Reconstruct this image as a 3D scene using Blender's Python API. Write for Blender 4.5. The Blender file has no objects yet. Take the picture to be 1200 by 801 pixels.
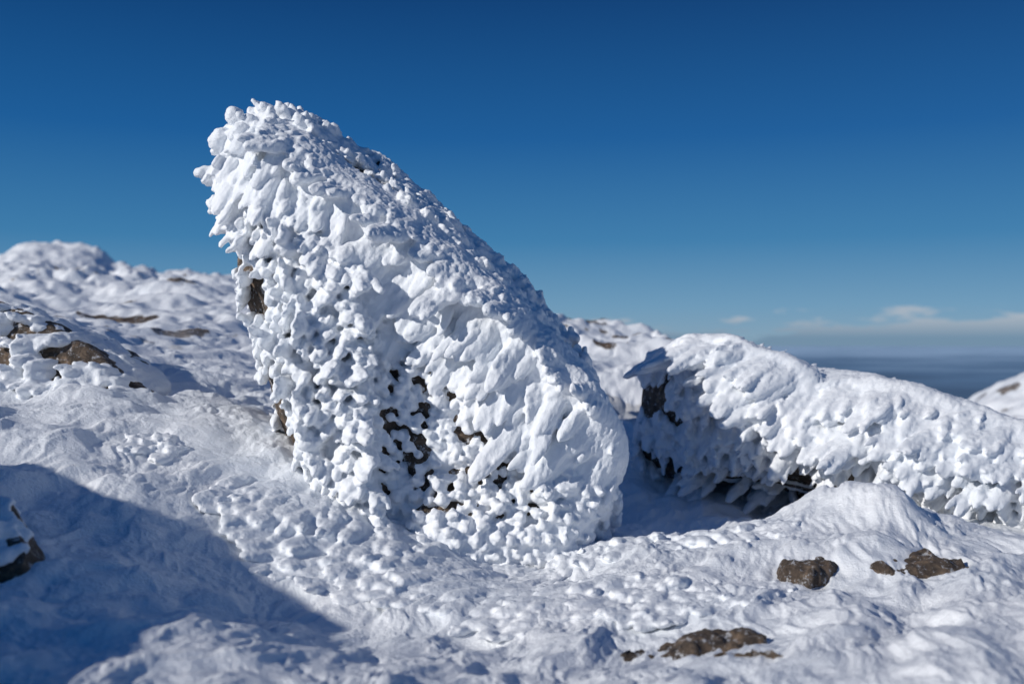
import bpy, bmesh, math, numpy as np
from mathutils import Vector
rng = np.random.default_rng(7)
scene = bpy.context.scene

# ---------------------------------------------------------------- noise
def _h(ix, iy, iz, s):
    h = (ix.astype(np.int64)*374761393 + iy.astype(np.int64)*668265263 + iz.astype(np.int64)*2147483647 + s*974634777) & 0xFFFFFFFF
    h = ((h ^ (h >> 13))*1274126177) & 0xFFFFFFFF
    h = ((h ^ (h >> 16))*2246822519) & 0xFFFFFFFF
    h = h ^ (h >> 15)
    return (h & 0xFFFFFF)/16777216.0
def vnoise(x, y, z, s=0):
    fx, fy, fz = np.floor(x), np.floor(y), np.floor(z)
    u, v, w = x-fx, y-fy, z-fz
    u = u*u*u*(u*(u*6-15)+10); v = v*v*v*(v*(v*6-15)+10); w = w*w*w*(w*(w*6-15)+10)
    fx = fx.astype(np.int64); fy = fy.astype(np.int64); fz = fz.astype(np.int64)
    r = 0
    for a in (0, 1):
        for b in (0, 1):
            for c in (0, 1):
                r = r + _h(fx+a, fy+b, fz+c, s)*(u if a else 1-u)*(v if b else 1-v)*(w if c else 1-w)
    return r*2-1
def vnoise2(x, y, s=0):
    fx, fy = np.floor(x), np.floor(y)
    u, v = x-fx, y-fy
    u = u*u*u*(u*(u*6-15)+10); v = v*v*v*(v*(v*6-15)+10)
    fx = fx.astype(np.int64); fy = fy.astype(np.int64); o = np.zeros_like(fx)
    r = 0
    for a in (0, 1):
        for b in (0, 1):
            r = r + _h(fx+a, fy+b, o, s)*(u if a else 1-u)*(v if b else 1-v)
    return r*2-1
def fbm2(x, y, o=4, s=0):
    r = 0; a = 1.0
    for i in range(o):
        r = r + a*vnoise2(x*(2**i)+i*17.3, y*(2**i)-i*9.1, s+i); a *= .5
    return r
def fbm3(p, sc, o=3, s=0):
    r = 0; a = 1.0
    for i in range(o):
        k = sc*(2**i)
        r = r + a*vnoise(p[:, 0]*k+i*7.7, p[:, 1]*k, p[:, 2]*k-i*3.1, s+i); a *= .5
    return r
def domes(x, y, s=0, k=9.0):
    """soft rounded lumps: smooth union of random cells"""
    fx, fy = np.floor(x), np.floor(y)
    acc = np.zeros(x.shape); z = np.zeros(x.shape, np.int64)
    for a in (-1, 0, 1):
        for b in (-1, 0, 1):
            cx = (fx+a).astype(np.int64); cy = (fy+b).astype(np.int64)
            dx = x-(cx+.12+.76*_h(cx, cy, z, s)); dy = y-(cy+.12+.76*_h(cx, cy, z+1, s))
            hh = np.clip(1-(dx*dx+dy*dy)/(.55+.4*_h(cx, cy, z+2, s)), 0, 1)*(.5+.5*_h(cx, cy, z+3, s))
            acc += np.exp(k*hh)
    return np.log(acc/9)/k
def worley3(p, sc, s=0):
    q = p*sc; f = np.floor(q); best = np.full(len(p), 9.0)
    for a in (-1, 0, 1):
        for b in (-1, 0, 1):
            for c in (-1, 0, 1):
                i = (f+np.array([a, b, c])).astype(np.int64)
                d = 0
                for k in range(3):
                    d = d+(q[:, k]-(i[:, k]+.15+.7*_h(i[:, 0], i[:, 1], i[:, 2], s+k*31)))**2
                best = np.minimum(best, d)
    return np.sqrt(best)
def sstep(a, b, x):
    t = np.clip((x-a)/(b-a), 0, 1); return t*t*(3-2*t)
def norm(a):
    return a/np.maximum(np.linalg.norm(a, axis=-1, keepdims=True), 1e-9)

# ---------------------------------------------------------------- mesh helpers
def mesh_from(name, V, F):
    V = np.ascontiguousarray(V, dtype=np.float32); F = np.ascontiguousarray(F, dtype=np.int32)
    n = F.shape[1]
    me = bpy.data.meshes.new(name)
    me.vertices.add(len(V)); me.vertices.foreach_set('co', V.ravel())
    me.loops.add(F.size); me.loops.foreach_set('vertex_index', F.ravel())
    me.polygons.add(len(F)); me.polygons.foreach_set('loop_start', np.arange(0, F.size, n, dtype=np.int32))
    me.update(calc_edges=True)
    me.polygons.foreach_set('use_smooth', np.ones(len(F), dtype=bool))
    me.update()
    return me
def add_obj(name, me, mat=None, parent=None):
    o = bpy.data.objects.new(name, me); scene.collection.objects.link(o)
    if mat: me.materials.append(mat)
    if parent: o.parent = parent
    return o
def readv(me):
    V = np.empty(len(me.vertices)*3, np.float32); me.vertices.foreach_get('co', V)
    N = np.empty(len(me.vertices)*3, np.float32); me.vertices.foreach_get('normal', N)
    return V.reshape(-1, 3).astype(np.float64), N.reshape(-1, 3).astype(np.float64)
def tris(me):
    me.calc_loop_triangles()
    T = np.empty(len(me.loop_triangles)*3, np.int32); me.loop_triangles.foreach_get('vertices', T)
    return T.reshape(-1, 3)
def bake_mods(me, mods):
    o = bpy.data.objects.new('tmp', me); scene.collection.objects.link(o)
    for typ, kw in mods:
        m = o.modifiers.new(typ, typ)
        for k, v in kw.items(): setattr(m, k, v)
    dg = bpy.context.evaluated_depsgraph_get(); dg.update()
    out = bpy.data.meshes.new_from_object(o.evaluated_get(dg))
    bpy.data.objects.remove(o)
    out.polygons.foreach_set('use_smooth', np.ones(len(out.polygons), dtype=bool)); out.update()
    return out
def hull_core(pts, voxel, smooth=6, amp=.03, seed=1, hook=None):
    bm = bmesh.new()
    for p in pts: bm.verts.new(p)
    r = bmesh.ops.convex_hull(bm, input=bm.verts[:])
    bmesh.ops.delete(bm, geom=[g for g in set(r['geom_interior']+r['geom_unused']) if isinstance(g, bmesh.types.BMVert)], context='VERTS')
    me = bpy.data.meshes.new('h'); bm.to_mesh(me); bm.free()
    me = bake_mods(me, [('REMESH', dict(mode='VOXEL', voxel_size=voxel)), ('SMOOTH', dict(factor=.5, iterations=smooth))])
    V, N = readv(me)
    if hook is not None: V = hook(V, N)
    V = V+N*(amp*fbm3(V, 3.0, 4, seed)+amp*.5*(worley3(V, 5.0, seed)-.5))[:, None]
    me.vertices.foreach_set('co', V.astype(np.float32).ravel()); me.update()
    return me

bm = bmesh.new(); bmesh.ops.create_icosphere(bm, subdivisions=2, radius=1)
LT = np.array([v.co[:] for v in bm.verts]); LF = np.array([[v.index for v in f.verts] for f in bm.faces]); bm.free()
def frame(D, ref):
    B = norm(np.cross(D, ref)); return B, norm(np.cross(B, D))
def lobes(P, D, L, W, flat, ref, jit=.06, curl=0.0):
    n = len(P); B, C = frame(D, ref)
    t = LT[None]; zz = t[..., 2]
    rad = (0.86+.18*zz)*(1+jit*rng.standard_normal((n, len(LT))))
    x = t[..., 0]*rad*W[:, None]; y = t[..., 1]*rad*(W*flat)[:, None]; z = (zz*.6+.4)*L[:, None]
    q = np.clip(z/L[:, None], 0, 2)**2
    bend = (rng.standard_normal(n)*.05)[:, None]*L[:, None]*q
    V = P[:, None]+B[:, None]*(x+bend)[..., None]+C[:, None]*(y+curl*L[:, None]*q)[..., None]+D[:, None]*z[..., None]
    F = LF[None]+(np.arange(n)*len(LT))[:, None, None]
    return V.reshape(-1, 3), F.reshape(-1, 3)
def scatter(me, ncand, seed):
    r = np.random.default_rng(seed)
    V, N = readv(me); T = tris(me)
    a, b, c = V[T[:, 0]], V[T[:, 1]], V[T[:, 2]]
    ar = np.linalg.norm(np.cross(b-a, c-a), axis=1); idx = r.choice(len(T), ncand, p=ar/ar.sum())
    u = r.random(ncand); v = r.random(ncand); m = u+v > 1; u[m] = 1-u[m]; v[m] = 1-v[m]
    w = 1-u-v
    P = a[idx]*w[:, None]+b[idx]*u[:, None]+c[idx]*v[:, None]
    NN = norm(N[T[idx, 0]]*w[:, None]+N[T[idx, 1]]*u[:, None]+N[T[idx, 2]]*v[:, None])
    return P, NN
def poisson(P, R, D=None, K=None):
    """dart throwing; spacing is stretched by K along D"""
    n = len(P)
    if D is None: D = np.zeros((n, 3)); K = np.ones(n)
    cell = float((R*K).max())*1.01; grid = {}; keep = []
    Kc = np.floor(P/cell).astype(int).tolist()
    kk = (1-1/(K*K)).tolist(); Pl = P.tolist(); Rl = (R*R).tolist(); Dl = D.tolist()
    for i in range(n):
        x, y, z = Pl[i]; kx, ky, kz = Kc[i]; r2 = Rl[i]; ok = True; dx, dy, dz = Dl[i]; k = kk[i]
        for a in (-1, 0, 1):
            for b in (-1, 0, 1):
                for c in (-1, 0, 1):
                    for q in grid.get((kx+a, ky+b, kz+c), ()):
                        ex = q[0]-x; ey = q[1]-y; ez = q[2]-z
                        dd = ex*dx+ey*dy+ez*dz
                        if ex*ex+ey*ey+ez*ez-k*dd*dd < r2: ok = False; break
                    if not ok: break
                if not ok: break
            if not ok: break
        if ok: keep.append(i); grid.setdefault((kx, ky, kz), []).append((x, y, z))
    return np.array(keep)
def pdist(P, line):
    line = np.array(line); best = np.full(len(P), 99.0)
    for a, b in zip(line[:-1], line[1:]):
        ab = b-a; t = np.clip(((P-a)@ab)/(ab@ab), 0, 1)
        best = np.minimum(best, np.linalg.norm(P-(a+t[:, None]*ab), axis=1))
    return best

def build_rime_rock(name, pts, zone, ncand, voxel, seed, shrink=.96, core_voxel=.03, sub=3, hook=None, grain=(-.35, -.4, -.8)):
    pts = np.array(pts, float); c = pts.mean(0); pts = c+(pts-c)*shrink
    core = hull_core(pts.tolist(), core_voxel, 5, .03, seed, hook)
    parent = bpy.data.objects.new(name, None); scene.collection.objects.link(parent)
    add_obj('bare_rock', core, M_ROCK, parent)
    P, N = scatter(core, ncand, seed)
    S, K, L, W, D, flat, ref, keep, _ = zone(P, N)
    P, N, S, K, L, W, D, flat, ref = [a[keep] for a in (P, N, S, K, L, W, D, flat, ref)]
    k = poisson(P, S, D, K)
    P, N, L, W, D, flat, ref = [a[k] for a in (P, N, L, W, D, flat, ref)]
    sc = np.exp(rng.standard_normal(len(P))*.24); L = L*sc; W = W*np.sqrt(sc)
    ref = N+rng.standard_normal(N.shape)*.05
    V1, F1 = lobes(P-N*.004, D, L, W, flat, ref, curl=.02)
    Vs = [V1]; Fs = [F1]; off = len(V1)
    B, C = frame(D, ref)
    for j in range(sub):
        m = rng.random(len(P)) < .85
        s1 = rng.uniform(-.9, .9, len(P)); s2 = rng.uniform(.1, .7, len(P))*np.sign((C*N).sum(1))
        P2 = P+D*(L*(.0+.70*rng.random(len(L))))[:, None]+B*(W*s1)[:, None]+C*(W*flat*s2)[:, None]
        D2 = norm(D+B*(s1*.25)[:, None]+N*.07+rng.standard_normal(D.shape)*.05)
        k1 = .28+.24*rng.random(len(L))
        v, f = lobes(P2[m], D2[m], (L*k1)[m], (W*(k1+.04))[m], flat[m], ref[m]); Vs.append(v); Fs.append(f+off); off += len(v)
    CV, CN = readv(core); T = tris(core)
    cr = zone(CV, CN)[8]
    Vs.append(CV+CN*cr[:, None]); Fs.append(T+off)
    me = mesh_from('rime', np.vstack(Vs), np.vstack(Fs))
    me = bake_mods(me, [('REMESH', dict(mode='VOXEL', voxel_size=voxel)), ('SMOOTH', dict(factor=.5, iterations=1))])
    V, N = readv(me)
    g_ = norm(np.array(grain)); al = V@g_
    Vq = V-g_*(al*.68)[:, None]        # stretch the fine relief along the wind-blown grain
    d = .0055*(.55-worley3(Vq, 42., seed+5))+.0038*fbm3(Vq, 70., 2, seed)
    V = V+N*d[:, None]
    me.vertices.foreach_set('co', V.astype(np.float32).ravel()); me.update()
    me.polygons.foreach_set('use_smooth', np.ones(len(me.polygons), dtype=bool))
    add_obj('rime_feathers', me, M_SNOW, parent)
    print(name, 'lobes', len(P), 'faces', len(me.polygons))
    return parent

# ---------------------------------------------------------------- materials
def newmat(name):
    m = bpy.data.materials.new(name); m.use_nodes = True
    nt = m.node_tree; return m, nt, nt.nodes, nt.links, nt.nodes['Principled BSDF']
def snow_nodes(nt, b, coarse=1.0):
    N, Lk = nt.nodes, nt.links
    geo = N.new('ShaderNodeNewGeometry')
    n1 = N.new('ShaderNodeTexNoise'); n1.inputs['Scale'].default_value = 90/coarse; n1.inputs['Detail'].default_value = 6
    n1.inputs['Roughness'].default_value = .65
    n2 = N.new('ShaderNodeTexNoise'); n2.inputs['Scale'].default_value = 2.2; n2.inputs['Detail'].default_value = 5
    Lk.new(geo.outputs['Position'], n1.inputs['Vector']); Lk.new(geo.outputs['Position'], n2.inputs['Vector'])
    r = N.new('ShaderNodeValToRGB'); r.color_ramp.elements[0].position = .3; r.color_ramp.elements[1].position = .7
    r.color_ramp.elements[0].color = (.80, .84, .89, 1); r.color_ramp.elements[1].color = (.875, .895, .925, 1)
    Lk.new(n2.outputs['Fac'], r.inputs['Fac'])
    bp = N.new('ShaderNodeBump'); bp.inputs['Strength'].default_value = .65; bp.inputs['Distance'].default_value = .008*coarse
    Lk.new(n1.outputs['Fac'], bp.inputs['Height']); Lk.new(bp.outputs['Normal'], b.inputs['Normal'])
    b.inputs['Roughness'].default_value = .6
    b.inputs['Specular IOR Level'].default_value = .2
    return r, geo
M_SNOW, nt, N, Lk, b = newmat('rime_ice')
r, g = snow_nodes(nt, b); Lk.new(r.outputs['Color'], b.inputs['Base Color'])

def rock_color(nt):
    N, Lk = nt.nodes, nt.links
    geo = N.new('ShaderNodeNewGeometry')
    n = N.new('ShaderNodeTexNoise'); n.inputs['Scale'].default_value = 16; n.inputs['Detail'].default_value = 8; n.inputs['Roughness'].default_value = .72
    Lk.new(geo.outputs['Position'], n.inputs['Vector'])
    r = N.new('ShaderNodeValToRGB'); e = r.color_ramp.elements
    e[0].position = .32; e[0].color = (.026, .021, .018, 1); e[1].position = .70; e[1].color = (.30, .21, .14, 1)
    m = e.new(.52); m.color = (.10, .072, .052, 1)
    Lk.new(n.outputs['Fac'], r.inputs['Fac'])
    f = N.new('ShaderNodeTexNoise'); f.inputs['Scale'].default_value = 30; f.inputs['Detail'].default_value = 8; f.inputs['Roughness'].default_value = .75
    Lk.new(geo.outputs['Position'], f.inputs['Vector'])
    fr = N.new('ShaderNodeMapRange'); fr.inputs['From Min'].default_value = .55; fr.inputs['From Max'].default_value = .62
    fr.inputs['To Max'].default_value = .7
    Lk.new(f.outputs['Fac'], fr.inputs['Value'])
    mx = N.new('ShaderNodeMix'); mx.data_type = 'RGBA'; mx.inputs['B'].default_value = (.70, .73, .78, 1)
    Lk.new(fr.outputs[0], mx.inputs['Factor']); Lk.new(r.outputs['Color'], mx.inputs['A'])
    return mx, n
M_ROCK, nt, N, Lk, b = newmat('frosted_granite')
r, n = rock_color(nt); Lk.new(r.outputs['Result'], b.inputs['Base Color']); b.inputs['Roughness'].default_value = .85
bp = N.new('ShaderNodeBump'); bp.inputs['Strength'].default_value = 1.0; bp.inputs['Distance'].default_value = .03
Lk.new(n.outputs['Fac'], bp.inputs['Height']); Lk.new(bp.outputs['Normal'], b.inputs['Normal'])

M_GROUND, nt, N, Lk, b = newmat('snow_ground_with_rock')
r, g = snow_nodes(nt, b, 1.3)
rr, n = rock_color(nt)
at = N.new('ShaderNodeAttribute'); at.attribute_name = 'bare'
mx = N.new('ShaderNodeMix'); mx.data_type = 'RGBA'
Lk.new(at.outputs['Fac'], mx.inputs['Factor']); Lk.new(r.outputs['Color'], mx.inputs['A']); Lk.new(rr.outputs['Result'], mx.inputs['B'])
Lk.new(mx.outputs['Result'], b.inputs['Base Color'])

# ---------------------------------------------------------------- terrain
CP = np.array([
 (-1.23,2.4,.20),(-.67,2.6,.10),(0,2.8,.04),(.72,2.8,.04),(1.34,2.6,.10),
 (-1.39,3.6,.23),(-.92,3.6,.08),(-.32,3.7,-.01),(.33,3.9,0),(.9,3.5,.04),(1.54,4,.05),(1.85,3.6,.08),
 (-.75,4.4,.22),(0,4.4,-.01),(.59,4.9,.06),(-1.13,4.9,.43),(-1.46,4.6,.50),(-1.85,5.4,.66),(-2.33,8,.98),(-2.26,4.8,.66),
 (-1.8,3.9,.46),(-1.59,3.1,.26),(-3.17,10,1.2),(-6,14,1.6),(-8.2,16,1.8),(-4.5,16,1.95),(-10,22,2.3),(-5,22,1.8),
 (1.08,14,1.0),(1.67,13,.98),(3.7,12,.32),(4.3,12,.2),(5.66,11,-.05),(10.3,20,-.1),(9.3,20,-.65),(11.5,20,.5),(7.8,19,-1.5),
 (1.36,5.3,.04),(1.68,5.1,.26),(2.1,5.0,.14),(2.3,4.7,.03),(3.2,6.3,-.12),(1.22,6.2,-.10),(.64,6.2,-.04),(2.2,6.3,-.1),
 (2.2,8,.4),(3.8,8,.0),(.77,9,.85),(-.5,7,.6),(-1,10,1.05),(6,6,-.5),(6,8,-.5),
 (0,0,-.2),(-3,0,.1),(3,0,-.1),(-3.2,2.6,.45),(4,3,-.1),(0,-8,-.8),(-8,-4,.3),(8,-4,-.8),(-8,5,1.5),(-9,9,1.8),
 (0,24,-.6),(6,24,-1.8),(-12.7,28,2.5),(-20,22,2.2),(-16,12,2.0),(0,34,-4),(14,34,-3.5),(-12,38,0),(24,20,-.5),(-30,34,0),(22,5,-4),(-22,0,1.0),(0,-24,-4),
 ], float)
def tps_fit(C):
    n = len(C); d = np.linalg.norm(C[:, None, :2]-C[None, :, :2], axis=2)
    K = np.where(d > 0, d*d*np.log(d+1e-12), 0)+np.eye(n)*.02
    Pm = np.hstack([np.ones((n, 1)), C[:, :2]])
    A = np.zeros((n+3, n+3)); A[:n, :n] = K; A[:n, n:] = Pm; A[n:, :n] = Pm.T
    return np.linalg.solve(A, np.concatenate([C[:, 2], np.zeros(3)]))
TW = tps_fit(CP)
def base_h(x, y):
    r = TW[-3]+TW[-2]*x+TW[-1]*y
    for i in range(len(CP)):
        d2 = (x-CP[i, 0])**2+(y-CP[i, 1])**2
        r = r+TW[i]*.5*d2*np.log(d2+1e-12)
    return r
def ground_h(x, y):
    R = np.hypot(x, y)
    Rc = np.minimum(R, 38.0); k = Rc/np.maximum(R, 1e-6)
    h = base_h(x*k, y*k)
    h += 1.15*np.exp(-(((x+12.7)/1.5)**2+((y-28)/2.5)**2))+.5*np.exp(-(((x+15)/.8)**2+((y-27.5)/2)**2))+.55*np.exp(-(((x+10.8)/1.3)**2+((y-27.5)/2)**2))
    far = np.maximum(R-36, 0)
    h = np.maximum(h-.34*far, -905.0)
    h += sstep(60, 600, R)*fbm2(x/260, y/260, 4, 90)*40*(h > -900)
    return h
WA = math.radians(62); wx, wy = math.cos(WA), math.sin(WA)
def foot_mask(x, y):
    return np.exp(-(((x+.30)/1.15)**2+((y-4.15+.25*(x+.3))/.45)**2))+.7*np.exp(-(((x-.9)/.6)**2+((y-4.75)/.3)**2))
def feather_mask(x, y):
    return np.clip(.75*sstep(-.2, .7, fbm2(x*1.0+3, y*1.0, 3, 21))+.9*foot_mask(x, y), 0, 1.3)
def detail(x, y):
    R = np.hypot(x, y)
    wxp = x+.06*fbm2(x*4, y*4, 2, 11); wyp = y+.06*fbm2(x*4+9, y*4, 2, 12)
    u = wxp*wx+wyp*wy; v = -wxp*wy+wyp*wx
    near = 1-sstep(14, 26, R)
    m1 = feather_mask(x, y); m2 = sstep(-.3, .8, fbm2(x*1.7, y*1.7+5, 3, 22))
    h = .10*fbm2(x*.8, y*.8, 2, 31)*sstep(1.5, 8, R)+.040*fbm2(x*2.1, y*2.1, 3, 32)
    h += .030*fbm2(u*1.3, v*5.0, 4, 33)*near
    h += .036*m1*domes(u/.30, v/.12, 41)*near
    h += .019*(.15+.85*m2)*domes(u/.13+.3*fbm2(x*9, y*9, 1, 5), v/.055, 42)*near
    h += .0095*domes(u/.060, v/.027, 43)*(1-sstep(7, 12, R))*(.28+.72*m1)
    h += .004*fbm2(u*22, v*48, 3, 44)*(1-sstep(6, 10, R))
    mid = sstep(6, 11, R)*(1-sstep(60, 120, R))
    mm = sstep(-.2, .5, fbm2(x*.35, y*.35, 3, 51))
    h += mid*mm*(.28*domes(u/.8, v/.5, 52)+.16*domes(u/.3, v/.2, 53))+mid*.10*fbm2(x*1.1, y*1.1, 4, 54)
    return h
def angs():
    a = [np.arange(-31.5, 31.5, .068)]
    a.append(np.arange(31.5, 328.5, .9))
    return np.radians(np.concatenate(a))
A = angs(); nA = len(A)
Rr = np.concatenate([np.geomspace(.25, 1.9, 30)[:-1], np.geomspace(1.9, 60, 1150)[:-1], np.geomspace(60, 4000, 120)])
AA, RR = np.meshgrid(A, Rr)
X = (RR*np.sin(AA)).ravel(); Y = (RR*np.cos(AA)).ravel()
H = ground_h(X, Y)
Z = H+detail(X, Y)
RAD = np.hypot(X, Y)
bn = fbm2(X*2.2, Y*2.2, 4, 77)
bare = sstep(.72, .82, bn)*sstep(7, 9, RAD)*(1-sstep(22, 30, RAD))
nR = len(Rr)
i = np.arange(nR-1)[:, None]*nA; j = np.arange(nA)[None]; j2 = (j+1) % nA
F = np.stack([i+j, i+nA+j, i+nA+j2, i+j2], -1).reshape(-1, 4)[:, ::-1]
V = np.stack([X, Y, Z], 1)
c = len(V); V = np.vstack([V, [[0, 0, float(H[:nA].mean())]]])
me = mesh_from('snow_ground', V, F)
at_ = me.attributes.new('bare', 'FLOAT', 'POINT'); at_.data.foreach_set('value', np.concatenate([bare, [0]]).astype(np.float32))
ground = add_obj('snow_ground', me, M_GROUND)
disc = mesh_from('disc', V[np.r_[0:nA, c]], np.stack([np.arange(nA), (np.arange(nA)+1) % nA, np.full(nA, nA)], 1)[:, ::-1])
add_obj('snow_patch', disc, M_GROUND, ground)
def gza(x, y): return ground_h(x, y)+detail(x, y)
def gz(x, y): return float(gza(np.array([float(x)]), np.array([float(y)]))[0])

# rime feathers growing on the snow surface round the foot of the rock
r_ = np.random.default_rng(99); n_ = 50000
ry = 3.0+2.6*r_.random(n_); rx = -2.0+4.0*r_.random(n_)
ft = np.clip(foot_mask(rx, ry), 0, 1)
fine = fbm2(rx*3, ry*3, 3, 66)
kp = (ft+.22*fine) > .36
rx, ry, ft = rx[kp], ry[kp], ft[kp]
siz = (.8+.5*r_.random(len(rx)))*(.75+1.25*ft)
rz = ground_h(rx, ry)+.6*detail(rx, ry)+.008
Pg = np.stack([rx, ry, rz], 1)
e_ = .08
gx = (ground_h(rx+e_, ry)-ground_h(rx-e_, ry))/(2*e_); gy = (ground_h(rx, ry+e_)-ground_h(rx, ry-e_))/(2*e_)
Ng = norm(np.stack([-gx, -gy, np.ones(len(gx))], 1))
swirl = .6*fbm2(rx*1.3, ry*1.3, 2, 70)-.25*(rx+.3)
dirg = np.stack([-np.cos(WA+swirl), -np.sin(WA+swirl), np.zeros(len(gx))], 1)
dirg = norm(dirg-Ng*(dirg*Ng).sum(1, keepdims=True))
k = poisson(Pg, .022*siz, dirg, np.full(len(gx), 3.8))
Pg, siz, Ng, dirg, ft = Pg[k], siz[k], Ng[k], dirg[k], ft[k]; n = len(k)
Dg = norm(dirg+Ng*(.02+.07*r_.random((n, 1))+.05*ft[:, None])+r_.standard_normal((n, 3))*.04)
Vg, Fg = lobes(Pg-Ng*(.030*(1-ft)+.006)[:, None], Dg, .15*siz, .028*siz, np.full(n, .6), Ng, curl=.03)
Vs = [Vg]; Fs = [Fg]; off = len(Vg); Bg, Cg = frame(Dg, Ng)
for j in range(2):
    s1 = rng.uniform(-.8, .8, n); L_ = .15*siz; W_ = .028*siz
    v, f = lobes(Pg+Dg*(L_*.7*rng.random(n))[:, None]+Bg*(W_*s1)[:, None]-Ng*(.025*(1-ft)-.002)[:, None], norm(Dg+Bg*(.3*s1)[:, None]+Ng*.05), L_*.35, W_*.45, np.full(n, .7), Ng)
    Vs.append(v); Fs.append(f+off); off += len(v)
me = mesh_from('ground_rime', np.vstack(Vs), np.vstack(Fs))
me = bake_mods(me, [('REMESH', dict(mode='VOXEL', voxel_size=.008)), ('SMOOTH', dict(factor=.5, iterations=1))])
V, N_ = readv(me); V = V+N_*(.006*(.55-worley3(V, 40., 3)))[:, None]
me.vertices.foreach_set('co', V.astype(np.float32).ravel()); me.update()
add_obj('ground_rime_feathers', me, M_SNOW, ground)
print('ground lobes', n)

# ---------------------------------------------------------------- main leaning rock
E = [(-1.13,4.9,1.99),(-.83,4.75,1.41),(-.78,4.65,.92),(-.74,4.55,.49),(-.74,4.5,.1)]
Ri = [(-1.3,5.0,2.12),(-1.13,4.9,1.99),(-.71,4.85,1.69),(-.33,4.8,1.45),(0,4.75,1.20),(.24,4.75,.96),(.50,4.8,.67),(.60,4.85,.48),(.44,4.8,.18),(.16,4.6,-.02),(-.3,4.45,.02)]
Le = [(-1.50,5.22,1.48),(-1.43,5.12,1.31),(-1.33,5.07,1.0),(-1.17,5.02,.57),(-1.10,4.98,.35)]
To = [(-1.45,5.6,2.31),(-1.06,5.6,2.30),(-.78,5.7,2.0),(-.27,5.8,1.70),(.17,5.8,1.28),(.38,5.7,1.0),(.58,5.5,.6)]
main_pts = E+Ri+[(x+.03, y, z) for x, y, z in Le]+To+[(-1.50,5.2,2.15),(-1.54,5.2,1.80),(-1.07,5.0,0),(-.3,4.5,-.2),(.2,4.65,-.2),(.6,5.3,-.1),(-1.1,5.9,.1),(-1.4,5.9,1.9),(.1,6.0,0)]
def hook_main(V, N):
    B = sstep(-.3, -.6, N[:, 1])*sstep(-.82, -.6, V[:, 0])
    c_ = sstep(.10, .34, pdist(V, Ri))*sstep(.04, .25, pdist(V, E))
    return V+np.array([0, 1., 0])*(.12*B*c_)[:, None]
def zone_main(P, N):
    n = len(P); r = np.random.default_rng(n)
    rn = r.standard_normal((n, 3))
    nz = fbm3(P, 3.2, 3, 5); nf = fbm3(P, 11., 2, 6)
    sw = np.stack([fbm3(P, 2.5, 2, 7), fbm3(P, 2.5, 2, 8), fbm3(P, 2.5, 2, 9)], 1)
    S = np.full(n, .044); K = np.full(n, 1.8); L = np.full(n, .12); W = np.full(n, .042); fl = np.full(n, .75)
    D = norm(N*.22+np.array([-.40, -.5, .0])+rn*.08+sw*.25); cr = np.full(n, .020)
    ref = N
    dr = pdist(P, Ri); de = pdist(P, E); dl = pdist(P, Le)
    front = N[:, 1] < -.4; left = (N[:, 0] < -.5) & (P[:, 0] < -.7)
    B = (front | ((P[:, 1] < 5.0) & (P[:, 0] > -.6) & (dr > .27))) & (P[:, 0] > -.80) & ~(left & (de > .1))
    core_c = sstep(.10, .30, dr)*sstep(.05, .2, de)
    def put(m, s, k, l, w, f, d, c_):
        nonlocal D
        S[m] = s; K[m] = k; L[m] = l; W[m] = w; fl[m] = f; cr[m] = c_[m] if isinstance(c_, np.ndarray) else c_
        D = np.where(m[:, None], norm(d), D)
    put(B, .045, 1.15, .064, .0300, .9, N*.9+np.array([-.32, 0, -.36])+rn*.12, .022-.036*core_c*sstep(-1.0, .05, nf+.3*nz))
    low_l = sstep(1.75, 1.45, P[:, 2])[:, None]
    put(left, .038, 3.2, .20, .041, .65, N*.14+np.array([-.30, -.85, -.12])+low_l*np.array([.45, -.05, -.02])+rn*.035+sw*.12, .024)
    e = (de < .12) & (P[:, 2] < 1.8)
    put(e, .040, 2.6, .18, .041, .7, np.array([.15, -.9, -.38])+N*.14+rn*.04+sw*.15, .030)
    rb = (dr < .27) & (P[:, 2] > .30)
    put(rb, .048, 3.4, .30, .054, .66, N*.16+np.array([-.56, -.26, -.70])+rn*.03+sw*.20, .034)
    up = N[:, 2] > .35
    put(rb & up, .046, 2.4, .19, .048, .68, N*.11+np.array([-.45, -.75, -.35])+rn*.04+sw*.15, .030)
    topc = (P[:, 2] > 1.62) & (N[:, 2] < .6) & (left | e)
    put(topc, .048, 3.0, .25, .054, .66, N*.13+np.array([-.10, -.40, -.78])+rn*.04+sw*.25, .034)
    tl = (P[:, 2] > 1.62) & (P[:, 0] < -1.25) & ~(topc & (N[:, 1] < -.5))
    put(tl, .048, 1.3, .09, .046, .9, N*.6+np.array([.1, -.4, -.3])+rn*.1, .030)
    streak = (dl < .22+.07*nz) & (nf > -.60) & (P[:, 2] < 1.52)
    backl = (N[:, 0] < -.4) & (N[:, 1] > -.35) & (P[:, 2] < 1.52) & (nf > -.60)
    keep = ~streak & ~backl & ~((N[:, 2] > .3) & ~rb & (nz > .40) & (N[:, 0] > .1) & (P[:, 1] > 5.0))
    cr = np.where(keep, cr, -.04)
    return S, K, L, W, D, fl, ref, keep, cr
build_rime_rock('rime_covered_rock', main_pts, zone_main, 80000, .008, 3, .95, hook=hook_main)

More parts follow.
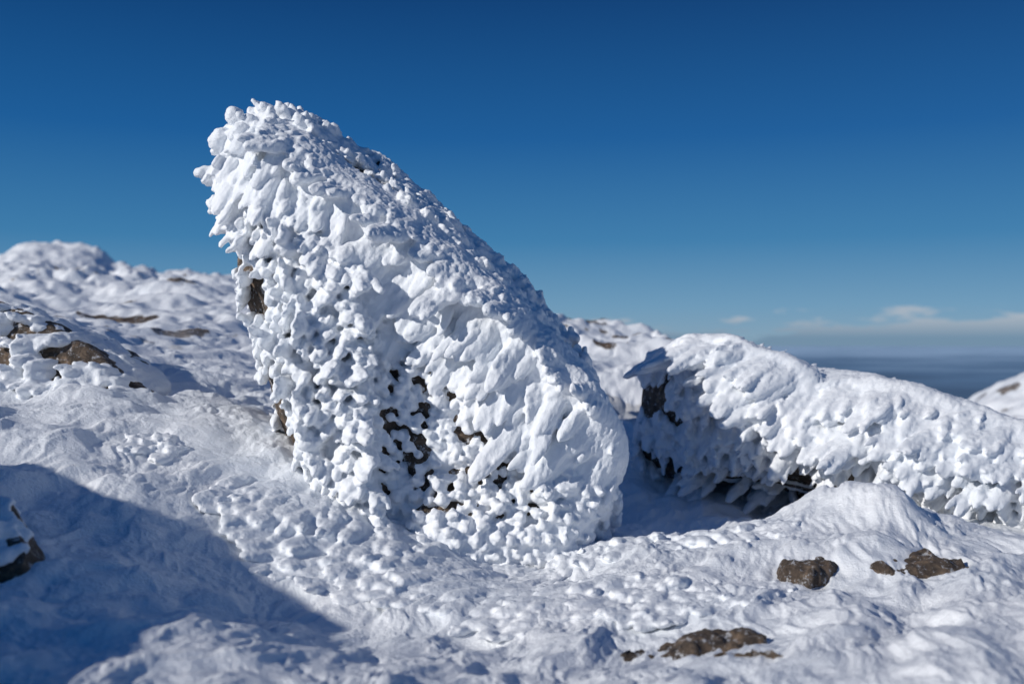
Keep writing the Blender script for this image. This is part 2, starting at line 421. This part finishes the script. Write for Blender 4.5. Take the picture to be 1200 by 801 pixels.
# ---------------------------------------------------------------- low rock on the right
R2 = [(1.04,6.45,1.05),(1.38,6.25,1.01),(1.72,6.1,.87),(2.06,6.0,.72),(2.53,5.9,.60),(2.98,5.8,.50),(3.7,5.6,.30)]
pts2 = R2+[(x+.25, y+.75, z-.04) for x, y, z in R2]+[(.86,6.85,.93),(.78,6.9,.1),(1.12,6.4,.15),(1.75,6.1,.12),(2.4,5.85,.0),(2.95,5.7,-.08),(3.8,5.4,-.2),
   (1.5,6.0,.5),(2.4,5.68,.33),(3.0,5.58,.22),(3.9,6.4,-.2),(1.5,7.2,.0)]
def hook2(V, N):
    k = sstep(.36, .12, V[:, 2])*sstep(2.35, 1.8, V[:, 0])*sstep(-.1, -.5, N[:, 1])
    g = .06*np.exp(-((V[:, 0]-1.95)/.13)**2)*sstep(-.2, .5, N[:, 2]-.4*N[:, 1])
    return V+np.array([0, 1., 0])*(.22*k)[:, None]-N*g[:, None]
def zone2(P, N):
    n = len(P); r = np.random.default_rng(n); rn = r.standard_normal((n, 3)); nz = fbm3(P, 3.0, 3, 15); nf = fbm3(P, 10., 2, 16)
    sw = np.stack([fbm3(P, 2.0, 2, 7), fbm3(P, 2.0, 2, 8), fbm3(P, 2.0, 2, 9)], 1)
    dr = pdist(P, R2)
    S = np.full(n, .046); K = np.full(n, 3.9); L = np.full(n, .31); W = np.full(n, .047); fl = np.full(n, .68)
    D = norm(N*.15+np.array([-.60, -.36, -.50])+rn*.03+sw*.18); cr = np.full(n, .025)
    rb = dr < .25
    L[rb] = .35; W[rb] = .051; S[rb] = .048; cr[rb] = .031
    lowf = (N[:, 1] < -.3) & (dr > .40)
    S[lowf] = .044; L[lowf] = .14; W[lowf] = .036; K[lowf] = 2.0; cr[lowf] = (.016-.030*sstep(-.1, .6, nf))[lowf]
    le = (N[:, 0] < -.5) | (P[:, 0] < 1.12)
    D = np.where(le[:, None], norm(N*.25+np.array([.1, -.7, -.45])+rn*.04), D)
    L[le] = .15; S[le] = .042; W[le] = .042; K[le] = 2.0; cr[le] = (.018-.035*sstep(.1, .7, nz)*sstep(.9, .6, P[:, 2]))[le]
    keep = ~((P[:, 2] < .32-.10*(P[:, 0]-1)+.06*nz) & (P[:, 0] < 2.05+.2*nz) & (dr > .35) & (nf > -.5))
    keep &= ~(le & (nz > .45) & (P[:, 2] < .85)) & ~((P[:, 0] > 2.3) & (nf > .85) & lowf)
    cr = np.where(keep, cr, -.04)
    return S, K, L, W, D, fl, N, keep, cr
build_rime_rock('rime_covered_rock', pts2, zone2, 60000, .0105, 8, .97, hook=hook2, grain=(-.65, -.35, -.52))

# ---------------------------------------------------------------- other rime-crusted boulders
def zone_gen(seed, thr=.35, k=1.0, d0=(-.45, -.5, -.25), fr=3.4):
    def z(P, N):
        n = len(P); r = np.random.default_rng(n+seed); rn = r.standard_normal((n, 3)); nz = fbm3(P*np.array([1, 1, 2.0]), fr, 4, seed)
        S = np.full(n, .042*k); L = np.full(n, .15*k); W = np.full(n, .040*k); fl = np.full(n, .7)
        D = norm(N*.28+np.array(d0)+rn*.08)
        keep = ~(nz > thr)
        cr = np.where(keep, .018, -.04)
        return S, np.full(n, 2.2), L, W, D, fl, N, keep, cr
    return z
build_rime_rock('rime_covered_boulder', [(-3.4,5.7,1.28),(-2.85,5.5,1.24),(-2.5,5.4,1.09),(-2.15,5.3,.91),(-1.88,5.25,.74),(-1.9,5.6,.75),(-2.3,6.1,.95),(-3.0,6.3,1.15),(-3.5,6.2,1.1),
   (-3.6,5.2,.5),(-2.6,4.95,.5),(-2.0,5.0,.45),(-2.0,5.9,.4),(-3.5,6.5,.4)], zone_gen(22, .02, fr=6.5), 26000, .013, 21, .98)
build_rime_rock('rime_covered_boulder', [(-1.90,3.3,.54),(-1.60,3.22,.49),(-1.49,3.1,.38),(-1.46,3.02,.14),(-2.2,3.1,.5),(-2.2,2.9,.0),(-1.65,2.9,.0),(-1.45,3.5,.1),(-2.0,3.7,.5),(-2.1,3.7,.1)],
   zone_gen(31, -.22, fr=8), 9000, .011, 31, .96, .025)
build_rime_rock('rime_covered_boulder', [(-2.85,1.6,1.28),(-2.62,1.1,1.13),(-2.55,.6,1.0),(-3.25,2.3,1.45),(-3.4,3.0,1.35),(-3.8,2.6,1.35),(-2.7,1.6,.5),(-2.5,.5,-.1),(-2.9,3.1,.4),(-3.9,3.2,.3),(-3.9,1.8,.3),(-3.2,.3,.1),(-3.3,.9,1.15)],
   zone_gen(41, .5), 16000, .018, 41, .96, .04)

# ---------------------------------------------------------------- small bare stones in the snow
def stone(cx, cy, lx, ly, lz, rot, seed, lift=.0):
    r = np.random.default_rng(seed)
    p = r.standard_normal((30, 3)); p = norm(p)*(.75+.3*r.random((30, 1)))
    p *= np.array([lx, ly, lz]); c_, s_ = math.cos(rot), math.sin(rot)
    p = np.stack([p[:, 0]*c_-p[:, 1]*s_, p[:, 0]*s_+p[:, 1]*c_, p[:, 2]+p[:, 0]*.08-p[:, 1]*.05], 1)
    z0 = gz(cx, cy)
    p += np.array([cx, cy, z0+lift])
    me = hull_core(p.tolist(), .008, 1, .028, seed)
    V, N = readv(me); V[:, 2] += .022*fbm3(V, 14., 3, seed+2); me.vertices.foreach_set('co', V.astype(np.float32).ravel()); me.update()
    add_obj('bare_stone', me, M_ROCK)
stone(1.22, 4.1, .18, .11, .032, .6, 61, -.024)
stone(1.66, 4.12, .28, .12, .032, -.05, 62, -.016)
stone(.60, 3.3, .27, .11, .032, .15, 63, -.022)
stone(.78, 3.05, .22, .07, .035, -.3, 64, -.012)

# ---------------------------------------------------------------- distant lowland plain
M_PLAIN, nt, N, Lk, b = newmat('lowland_painted_haze')
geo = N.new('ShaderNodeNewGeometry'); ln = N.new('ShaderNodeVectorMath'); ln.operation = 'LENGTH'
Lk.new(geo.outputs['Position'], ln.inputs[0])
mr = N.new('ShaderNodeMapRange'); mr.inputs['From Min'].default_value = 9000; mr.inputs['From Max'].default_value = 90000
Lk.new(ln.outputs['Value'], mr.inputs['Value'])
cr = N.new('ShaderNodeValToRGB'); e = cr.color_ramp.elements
e[0].position = 0; e[0].color = (.11, .19, .30, 1); e[1].position = 1; e[1].color = (.42, .60, .78, 1)  # aerial haze painted into the base colour, paler with distance, broken up by noise
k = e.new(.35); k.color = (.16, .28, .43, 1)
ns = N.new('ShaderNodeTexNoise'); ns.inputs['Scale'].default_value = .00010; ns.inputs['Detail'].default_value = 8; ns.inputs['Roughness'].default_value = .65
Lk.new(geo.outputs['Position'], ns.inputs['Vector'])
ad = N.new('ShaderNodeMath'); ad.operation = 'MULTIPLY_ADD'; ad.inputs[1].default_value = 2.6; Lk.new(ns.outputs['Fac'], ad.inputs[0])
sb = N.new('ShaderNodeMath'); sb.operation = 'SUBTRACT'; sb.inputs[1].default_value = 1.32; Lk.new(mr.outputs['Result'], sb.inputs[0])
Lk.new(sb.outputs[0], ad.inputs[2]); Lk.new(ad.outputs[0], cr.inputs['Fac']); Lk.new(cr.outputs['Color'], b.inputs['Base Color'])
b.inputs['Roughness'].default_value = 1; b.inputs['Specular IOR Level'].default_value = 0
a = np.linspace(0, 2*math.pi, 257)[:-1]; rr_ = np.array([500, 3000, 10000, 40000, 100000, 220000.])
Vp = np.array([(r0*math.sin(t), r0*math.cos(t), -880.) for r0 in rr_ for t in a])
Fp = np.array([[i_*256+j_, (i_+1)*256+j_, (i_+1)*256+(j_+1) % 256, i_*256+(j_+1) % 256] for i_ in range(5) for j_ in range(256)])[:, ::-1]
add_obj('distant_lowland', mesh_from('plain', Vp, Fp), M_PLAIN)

# ---------------------------------------------------------------- sky and sun
el = math.radians(24); sd = Vector((-.78, -.62, 0)).normalized()
sv = Vector((sd.x*math.cos(el), sd.y*math.cos(el), math.sin(el)))
w = bpy.data.worlds.new('World'); scene.world = w; w.use_nodes = True
nt = w.node_tree; N = nt.nodes; Lk = nt.links; bg = N['Background']
sky = N.new('ShaderNodeTexSky'); sky.sky_type = 'NISHITA'; sky.sun_disc = False
sky.sun_elevation = el; sky.sun_rotation = math.atan2(sd.x, sd.y) % (2*math.pi)
sky.altitude = 1500; sky.air_density = 1.0; sky.dust_density = .2; sky.ozone_density = 4.0
tc = N.new('ShaderNodeTexCoord'); sx = N.new('ShaderNodeSeparateXYZ'); Lk.new(tc.outputs['Generated'], sx.inputs[0])
sr = N.new('ShaderNodeValToRGB'); e = sr.color_ramp.elements
def c8(r, g, b_): return tuple(((v/255/12.92) if v/255 <= .04045 else ((v/255+.055)/1.055)**2.4) for v in (r, g, b_))+(1,)
e[0].position = 0; e[0].color = c8(126, 158, 182)
e[1].position = 1; e[1].color = c8(10, 55, 105)
for p_, c_ in ((.035, (104, 150, 184)), (.10, (56, 122, 170)), (.2, (18, 90, 152)), (.33, (2, 60, 116))):
    k = e.new(p_); k.color = c8(*c_)
Lk.new(sx.outputs['Z'], sr.inputs['Fac'])
sm = N.new('ShaderNodeVectorMath'); sm.operation = 'SCALE'; sm.inputs['Scale'].default_value = 12.5
Lk.new(sr.outputs['Color'], sm.inputs[0])
hz = N.new('ShaderNodeMix'); hz.data_type = 'RGBA'; hz.inputs['Factor'].default_value = .93
Lk.new(sky.outputs['Color'], hz.inputs['A']); Lk.new(sm.outputs[0], hz.inputs['B'])
mp = N.new('ShaderNodeMapping'); mp.inputs['Scale'].default_value = (15, 15, 75); Lk.new(tc.outputs['Generated'], mp.inputs['Vector'])
cn = N.new('ShaderNodeTexNoise'); cn.inputs['Scale'].default_value = 1.0; cn.inputs['Detail'].default_value = 8; cn.inputs['Roughness'].default_value = .6
Lk.new(mp.outputs[0], cn.inputs['Vector'])
ht = N.new('ShaderNodeMapRange'); ht.inputs['From Min'].default_value = .040; ht.inputs['From Max'].default_value = .0
ht.inputs['To Min'].default_value = -.17; ht.inputs['To Max'].default_value = .24; ht.clamp = False
Lk.new(sx.outputs['Z'], ht.inputs['Value'])
ct = N.new('ShaderNodeMath'); ct.operation = 'ADD'; Lk.new(cn.outputs['Fac'], ct.inputs[0]); Lk.new(ht.outputs[0], ct.inputs[1])
xr = N.new('ShaderNodeMapRange'); xr.inputs['From Min'].default_value = .05; xr.inputs['From Max'].default_value = .45
xr.inputs['To Min'].default_value = -.16; xr.inputs['To Max'].default_value = .05
Lk.new(sx.outputs['X'], xr.inputs['Value'])
ct2 = N.new('ShaderNodeMath'); ct2.operation = 'ADD'; Lk.new(ct.outputs[0], ct2.inputs[0]); Lk.new(xr.outputs[0], ct2.inputs[1])
cf = N.new('ShaderNodeMapRange'); cf.interpolation_type = 'SMOOTHSTEP'; cf.inputs['From Min'].default_value = .46; cf.inputs['From Max'].default_value = .60
cf.inputs['To Max'].default_value = .70
Lk.new(ct2.outputs[0], cf.inputs['Value'])
cc = N.new('ShaderNodeMix'); cc.data_type = 'RGBA'; cc.inputs['A'].default_value = (1.8, 3.0, 4.4, 1); cc.inputs['B'].default_value = (6.0, 6.3, 6.8, 1)
c2 = N.new('ShaderNodeMapRange'); c2.inputs['From Min'].default_value = .004; c2.inputs['From Max'].default_value = .024
Lk.new(sx.outputs['Z'], c2.inputs['Value']); Lk.new(c2.outputs[0], cc.inputs['Factor'])
cm = N.new('ShaderNodeMix'); cm.data_type = 'RGBA'; Lk.new(cc.outputs['Result'], cm.inputs['B'])
Lk.new(cf.outputs[0], cm.inputs['Factor']); Lk.new(hz.outputs['Result'], cm.inputs['A']); Lk.new(cm.outputs['Result'], bg.inputs['Color'])
bg.inputs['Strength'].default_value = .08

sl = bpy.data.lights.new('sun', 'SUN'); sl.energy = 3.5; sl.angle = math.radians(.5); sl.color = (1, .955, .89)
so = bpy.data.objects.new('sun', sl); scene.collection.objects.link(so)
so.rotation_euler = sv.to_track_quat('Z', 'Y').to_euler(); so.location = (-20, -20, 20)

# ---------------------------------------------------------------- camera
cam = bpy.data.cameras.new('camera'); cam.lens = 35; cam.sensor_width = 36; cam.clip_end = 400000; cam.clip_start = .05
cam.dof.use_dof = True; cam.dof.focus_distance = 4.75; cam.dof.aperture_fstop = 1.4
co = bpy.data.objects.new('camera', cam); scene.collection.objects.link(co)
co.location = (0, 0, 1.0); co.rotation_euler = (math.radians(90), 0, 0)
scene.camera = co
scene.view_settings.view_transform = 'Standard'; scene.view_settings.look = 'None'; scene.view_settings.exposure = 0
